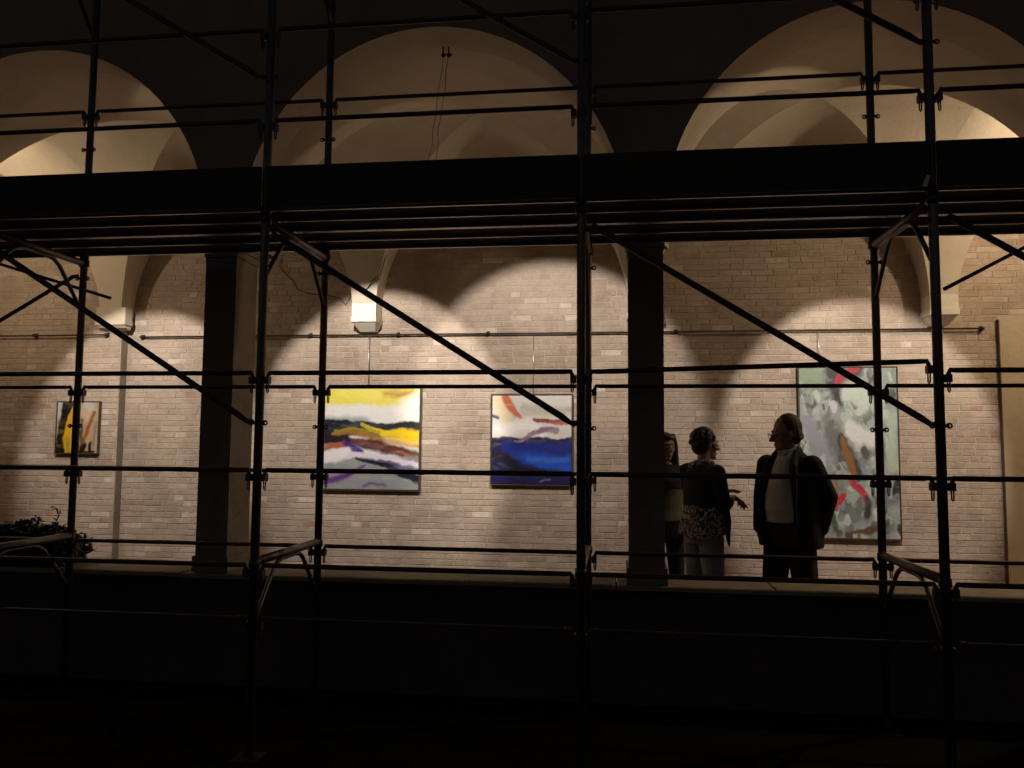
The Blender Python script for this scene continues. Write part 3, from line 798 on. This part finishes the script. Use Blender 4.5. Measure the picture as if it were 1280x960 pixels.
def kid(name, mb_or_mesh, mat, root, voxel=.008, smooth=4):
    m = fuse(mb_or_mesh, voxel, smooth, name) if isinstance(mb_or_mesh, MB) else mb_or_mesh
    return link(name, m, MAT[mat], root)
def man():
    p = at(985, 600, 6.32)
    root = thing('person', (p.x, p.y, FZ), 'man in dark open jacket and pale shirt standing before the tall canvas', 'person')
    root.rotation_euler = (0, 0, R(-38))
    HM = Matrix.Translation((0, -.018, 1.580)) @ Euler((R(11), 0, R(-42))).to_matrix().to_4x4()
    b = MB(); H4 = head(b, HM, 1.03)
    b.cap((0, .022, 1.40), (0, .0, 1.54), .064, .058)
    b.sect([(0, 0, .80, .15, .11), (0, -.01, 1.0, .17, .14), (0, -.02, 1.12, .175, .15), (0, 0, 1.28, .165, .105), (0, .01, 1.37, .115, .07), (0, .012, 1.43, .062, .055)])
    arms = {1: [(.180, .025, 1.350), (.262, .105, 1.12), (.215, .075, .885)], -1: [(-.180, .025, 1.350), (-.240, .05, 1.105), (-.215, -.035, .875)]}
    for s in (1, -1):
        chain(b, arms[s], [.042, .040, .03]); e, w = Vector(arms[s][1]), Vector(arms[s][2])
        hand(b, w, (w - e) + Vector((-s * .05, -.02, 0)), (s, .2, 0), s, .5, 1.03)
        chain(b, [(s * .09, 0, .86), (s * .125, -.015, .48), (s * .15, .01, .09)], [.085, .058, .04])
    feet(b, [(.155, 0), (-.155, -.01)], [.25, -.2])
    kid('body', b, 'skin', root, .0065, 3)
    t = MB(); t.sect([(0, .01, .70, .165, .125), (0, .01, .80, .178, .142), (0, -.005, .93, .182, .158), (0, -.01, .99, .178, .158)])
    for s in (1, -1): chain(t, [(s * .088, .01, .80), (s * .118, 0, .50), (s * .146, .012, .10)], [.108, .094, .078])
    kid('trousers', t, 'suit', root, .009, 5)
    sh = MB(); feet(sh, [(.155, 0), (-.155, -.01)], [.25, -.2], 1.15); kid('shoes', sh, 'shoe', root, .008, 3)
    q = MB(); q.sect([(0, -.055, .93, .125, .150), (0, -.07, 1.03, .130, .160), (0, -.062, 1.14, .126, .156), (0, -.04, 1.26, .11, .138), (0, -.02, 1.36, .09, .108), (0, .0, 1.425, .070, .080), (0, .006, 1.468, .064, .068)])
    for s in (1, -1): q.cap((s * .018, -.078, 1.435), (s * .064, -.01, 1.474), .012, .014)
    kid('shirt', q, 'shirt', root, .008, 4)
    j = MB(); j.sect([(0, .03, .745, .235, .178), (0, .03, .80, .24, .184), (0, .03, .95, .238, .182), (0, .03, 1.1, .232, .176), (0, .03, 1.25, .232, .155), (0, .03, 1.34, .205, .118), (0, .032, 1.405, .155, .085), (0, .034, 1.45, .10, .066), (0, .034, 1.49, .07, .056)], 28, 2.3)
    for s in (1, -1):
        chain(j, arms[s], [.078, .066, .052])
        chain(j, [(s * .082, -.045, 1.435), (s * .104, -.118, 1.34), (s * .128, -.16, 1.20), (s * .135, -.168, 1.0), (s * .125, -.155, .76)], [.016, .030, .024, .014, .012], 10)
        chain(j, [(s * .082, -.040, 1.437), (s * .086, .02, 1.455), (s * .06, .066, 1.468), (0, .080, 1.472)], [.016, .022, .024, .024], 10)
    kid('jacket', j, 'suit', root, .0085, 5)
    hr = MB(); hr.ell((0, .034, .046), (.083, .093, .105)); hr.ell((0, .052, -.01), (.078, .066, .078))
    rnd = random.Random(4)
    for k in range(40):
        a = rnd.uniform(-.3, math.pi + .3); z = rnd.uniform(-.06, .10); hr.ell((.076 * math.cos(a) * (1 - max(0, z) * 2), .035 + .075 * math.sin(a), z), (.014, .014, .018), n=6)
    m = MB(); merge(m, hr, H4); kid('hair', m, 'hair_grey', root, .006, 3)
    g = MB()
    for s in (-1, 1):
        g.tube([(s * .034 + .024 * math.cos(a), -.112, .008 + .019 * math.sin(a)) for a in [2 * math.pi * k / 14 for k in range(15)]], .0022, 6, False)
        g.tube([(s * .058, -.11, .012), (s * .074, -.05, .012), (s * .082, .02, .004)], .002, 6)
    g.tube([(-.010, -.113, .012), (.010, -.113, .012)], .002, 6)
    m = MB(); merge(m, g, H4); kid('glasses', m.mesh('glasses'), 'iron', root)
    for s in (-1, 1):
        e = MB(); e.ell((s * .032, -.087, .006), (.012, .010, .010), n=10); m = MB(); merge(m, e, H4); kid('eye', m.mesh('eye'), 'eye', root)
def woman_gesturing():
    p = at(880, 600, 6.45)
    root = thing('person', (p.x, p.y, FZ), 'woman with short dark curls and spotted tunic, gesturing with her hands', 'person')
    root.rotation_euler = (0, 0, R(128))
    HM = Matrix.Translation((0, -.02, 1.495)) @ Euler((R(4), 0, R(-12))).to_matrix().to_4x4()
    b = MB(); H4 = head(b, HM, .97, True)
    b.cap((0, .02, 1.30), (0, -.008, 1.45), .050, .047)
    b.sect([(0, .01, .76, .15, .115), (0, .01, .86, .165, .125), (0, 0, 1.0, .135, .10), (0, 0, 1.2, .145, .105), (0, .01, 1.30, .125, .078), (0, .012, 1.345, .06, .055)])
    arms = {-1: [(-.155, .015, 1.285), (-.19, -.015, 1.04), (-.115, -.205, 1.09)], 1: [(.165, .015, 1.29), (.20, -.05, 1.06), (.035, -.235, 1.125)]}
    for s in (1, -1): chain(b, arms[s], [.043, .035, .024])
    hand(b, arms[-1][2], (.12, -.9, -.36), (-.2, -.25, 1), -1, .55, .98)
    hand(b, arms[1][2], (-.35, -.85, .12), (.3, .0, 1), 1, .25, .95)
    for s in (1, -1): chain(b, [(s * .085, .01, .82), (s * .09, -.01, .45), (s * .10, .015, .09)], [.085, .055, .037])
    feet(b, [(.10, 0), (-.10, .02)], [.15, -.15], .9); kid('body', b, 'skin', root, .006, 3)
    t = MB(); t.sect([(0, .012, .74, .155, .125), (0, .012, .84, .168, .135), (0, .005, .98, .15, .115)])
    for s in (1, -1): chain(t, [(s * .082, .012, .78), (s * .090, -.004, .46), (s * .102, .015, .08)], [.098, .080, .076])
    kid('jeans', t, 'jeans', root, .009, 4)
    sh = MB(); feet(sh, [(.10, 0), (-.10, .02)], [.15, -.15], 1.05); kid('shoes', sh, 'shoe', root, .008, 3)
    q = MB(); rings = []
    for z, rx, ry, am in ((.80, .205, .17, .014), (.86, .198, .162, .010), (.96, .178, .142, .005), (1.08, .16, .125, 0), (1.2, .15, .12, 0)):
        rings.append([((rx + am * math.sin(9 * a)) * math.cos(a), .01 + (ry + am * math.sin(7 * a + 1)) * math.sin(a), z + (.025 * math.sin(2 * a + .6) if z < .9 else 0)) for a in [2 * math.pi * k / 48 for k in range(48)]])
    q.loft(rings); kid('tunic', q, 'print', root, .008, 2)
    sc = MB(); sc.ell((0, .0, 1.355), (.088, .082, .036)); sc.ell((.02, .05, 1.335), (.085, .05, .04)); kid('scarf', sc, 'print', root, .007, 2)
    c = MB(); c.sect([(0, .01, 1.005, .164, .130), (0, .01, 1.06, .168, .132), (0, .008, 1.15, .166, .130), (0, .012, 1.24, .168, .120), (0, .016, 1.30, .145, .090), (0, .018, 1.345, .09, .062)], 26, 2.2)
    for s in (1, -1):
        a = arms[s]; mid = Vector(a[1]).lerp(Vector(a[2]), .42); chain(c, [a[0], a[1], mid], [.066, .056, .046])
    chain(c, [(-.165, -.05, 1.03), (-.18, -.07, .92), (-.172, -.075, .80), (-.178, -.08, .735)], [.034, .026, .018, .010])
    kid('cardigan', c, 'suit', root, .008, 4)
    rnd = random.Random(8); hr = MB(); hr.ell((0, .022, .045), (.086, .096, .098)); hr.ell((0, .055, -.01), (.078, .062, .075))
    for k in range(230):
        a = rnd.uniform(0, 2 * math.pi); e = rnd.uniform(-.55, 1.5); x, y, z = .094 * math.cos(a) * math.cos(e), .03 + .098 * math.sin(a) * math.cos(e), .035 + .098 * math.sin(e)
        if y < -.045 and z < .07: continue
        r_ = rnd.uniform(.009, .019); hr.ell((x, y, z), (r_, r_, r_), n=6)
    m = MB(); merge(m, hr, H4); kid('hair', m, 'hair_dark', root, .006, 1)
    for s in (-1, 1):
        e = MB(); e.ell((s * .032, -.087, .006), (.012, .010, .010), n=10); m = MB(); merge(m, e, H4); kid('eye', m.mesh('eye'), 'eye', root)
def woman_behind():
    p = at(831, 600, 6.95)
    root = thing('person', (p.x, p.y, FZ), 'woman with long brown hair and sage top, half hidden by the pillar', 'person')
    root.rotation_euler = (0, 0, R(14))
    HM = Matrix.Translation((0, -.018, 1.475)) @ Euler((R(3), 0, R(8))).to_matrix().to_4x4()
    b = MB(); H4 = head(b, HM, .96, True)
    b.cap((0, .02, 1.28), (0, -.005, 1.43), .048, .045)
    b.sect([(0, .01, .76, .15, .11), (0, .01, .85, .16, .12), (0, 0, 1.0, .13, .095), (0, -.01, 1.17, .145, .11), (0, .01, 1.28, .125, .075), (0, .012, 1.325, .055, .05)])
    arms = {s: [(s * .165, .015, 1.265), (s * .205, .04, 1.01), (s * .165, -.06, .80)] for s in (1, -1)}
    for s in (1, -1):
        chain(b, arms[s], [.042, .034, .023]); hand(b, arms[s][2], (-s * .15, -.35, -.9), (s, .1, 0), s, .4, .94)
        chain(b, [(s * .085, .01, .80), (s * .095, -.01, .44), (s * .105, .015, .09)], [.08, .052, .036])
    feet(b, [(.105, 0), (-.105, .02)], [.15, -.15], .9); kid('body', b, 'skin', root, .006, 3)
    t = MB(); t.sect([(0, .012, .72, .15, .118), (0, .012, .82, .163, .128), (0, .005, .95, .148, .112)])
    for s in (1, -1): chain(t, [(s * .085, .012, .76), (s * .094, -.006, .45), (s * .106, .015, .08)], [.088, .066, .056])
    kid('trousers', t, 'suit', root, .009, 4)
    sh = MB(); feet(sh, [(.105, 0), (-.105, .02)], [.15, -.15], 1.05); kid('shoes', sh, 'shoe', root, .008, 3)
    q = MB(); q.sect([(0, .008, .865, .182, .142), (0, .008, .95, .168, .128), (0, 0, 1.08, .158, .124), (0, -.012, 1.17, .162, .126), (0, .01, 1.26, .146, .09), (0, .012, 1.30, .08, .06)])
    for s in (1, -1): chain(q, arms[s], [.058, .05, .034])
    kid('top', q, 'sage', root, .008, 3)
    c = MB(); c.sect([(0, .004, 1.13, .176, .142), (0, .002, 1.2, .174, .140), (0, .008, 1.265, .155, .108), (0, .014, 1.315, .10, .078), (0, .016, 1.335, .07, .062)])
    for s in (1, -1):
        a = arms[s]; chain(c, [a[0], Vector(a[0]).lerp(Vector(a[1]), .55)], [.066, .06])
    kid('bolero', c, 'suit', root, .008, 3)
    rnd = random.Random(12); hr = MB(); hr.ell((0, .022, .045), (.083, .092, .093)); hr.ell((0, -.035, .088), (.066, .055, .038)); hr.ell((0, .045, -.07), (.088, .055, .12))
    for s in (-1, 1): chain(hr, [(s * .055, -.03, .10), (s * .086, -.012, .02), (s * .098, .0, -.10), (s * .105, -.02, -.20)], [.026, .027, .032, .020])
    for k in range(60):
        a = rnd.uniform(-.2, math.pi + .2); z = rnd.uniform(-.2, .1); hr.ell((.095 * math.cos(a), .02 + .075 * math.sin(a), z), (.015, .015, .03), n=6)
    m = MB(); merge(m, hr, H4); kid('hair', m, 'hair_brown', root, .006, 2)
    for s in (-1, 1):
        e = MB(); e.ell((s * .032, -.087, .006), (.012, .010, .010), n=10); m = MB(); merge(m, e, H4); kid('eye', m.mesh('eye'), 'eye', root)
man(); woman_gesturing(); woman_behind()

# ------------------------------------------------------------------ plant on the parapet
def plant():
    c = at(38, 690, 5.74)
    zc = -.915
    root = thing('potted_plant', (c.x, 5.74, zc), 'bushy dark plant spilling out of a trough on the parapet at the left', 'plant')
    x0, x1 = c.x - .42, c.x + .36
    b = MB(); rings = []
    for z, i in ((zc + .002, .03), (zc + .15, .002), (zc + .152, -.012), (zc + .175, -.012)):
        rings.append([(x0 + i, 5.60 + i, z), (x1 - i, 5.60 + i, z), (x1 - i, 5.88 - i, z), (x0 + i, 5.88 - i, z)])
    b.loft(rings, smooth=False); part('trough', normals(b.mesh('trough')), 'pot', root)
    rnd = random.Random(21)
    def leaf(mb, p, l, w, az, el, roll):
        E = Euler((el, roll, az)).to_matrix()
        pts = [Vector((0, 0, 0)), Vector((-w, l * .45, .12 * l)), Vector((0, l * .5, -.06 * l)), Vector((w, l * .45, .12 * l)), Vector((0, l, -.12 * l))]
        mb.add([Vector(p) + E @ q for q in pts], [(0, 2, 1), (0, 3, 2), (1, 2, 4), (2, 3, 4)])
    f = MB()
    for k in range(3600):
        x = rnd.uniform(x0 - .02, x1 + .03); t = (x - x0) / (x1 - x0)
        top = .19 + .135 * (math.sin(math.pi * min(1, max(0, t * .95 + .05))) ** .6) * (.75 + .35 * math.sin(t * 17 + 1) * .5 + .12 * math.sin(t * 41))
        z = zc + rnd.uniform(.06, max(.12, top)) if rnd.random() < .8 else zc + rnd.uniform(.0, .16)
        out = z < zc + .17
        y = (5.585 if rnd.random() < .8 else 5.9) + rnd.uniform(-.035, .01) if out else rnd.uniform(5.60, 5.88)
        leaf(f, (x, y, z), rnd.uniform(.035, .07), rnd.uniform(.014, .028), rnd.uniform(0, 6.28), rnd.uniform(-.9, .9), rnd.uniform(-.6, .6))
    part('foliage', f, 'leaf', root)
    def sprig(name, pts, n, ls):
        m = MB(); m.tube(pts, [.005] * (len(pts) - 1) + [.002], 6)
        for k in range(n):
            t = (k + .5) / n * (len(pts) - 1); i = min(int(t), len(pts) - 2); p = Vector(pts[i]).lerp(Vector(pts[i + 1]), t - i)
            leaf(m, p, ls * rnd.uniform(.7, 1.2), ls * .38, rnd.uniform(0, 6.28), rnd.uniform(-.5, 1.0), rnd.uniform(-.5, .5))
        part(name, m, 'leaf', root)
    Y = 5.72
    sprig('sprig', [at(66, 660, Y), at(71, 650, Y), at(74, 644, Y), at(71, 638, Y), at(68, 633, Y)], 11, .036)
    sprig('sprig', [at(52, 652, Y), at(47, 648, Y), at(43, 644, Y)], 7, .04)
    sprig('sprig', [at(84, 686, 5.6), at(97, 686, 5.6), at(105, 691, 5.6), at(111, 691, 5.6), at(120, 686, 5.6)], 15, .034)
    fl = MB()
    for px, py in ((71, 692), (74, 682), (69, 693), (88, 692)):
        p = at(px, py, 5.565)
        for k in range(5): leaf(fl, p, .022, .011, k * 1.26, .5, 0)
    part('blossom', fl, 'petal', root)
plant()
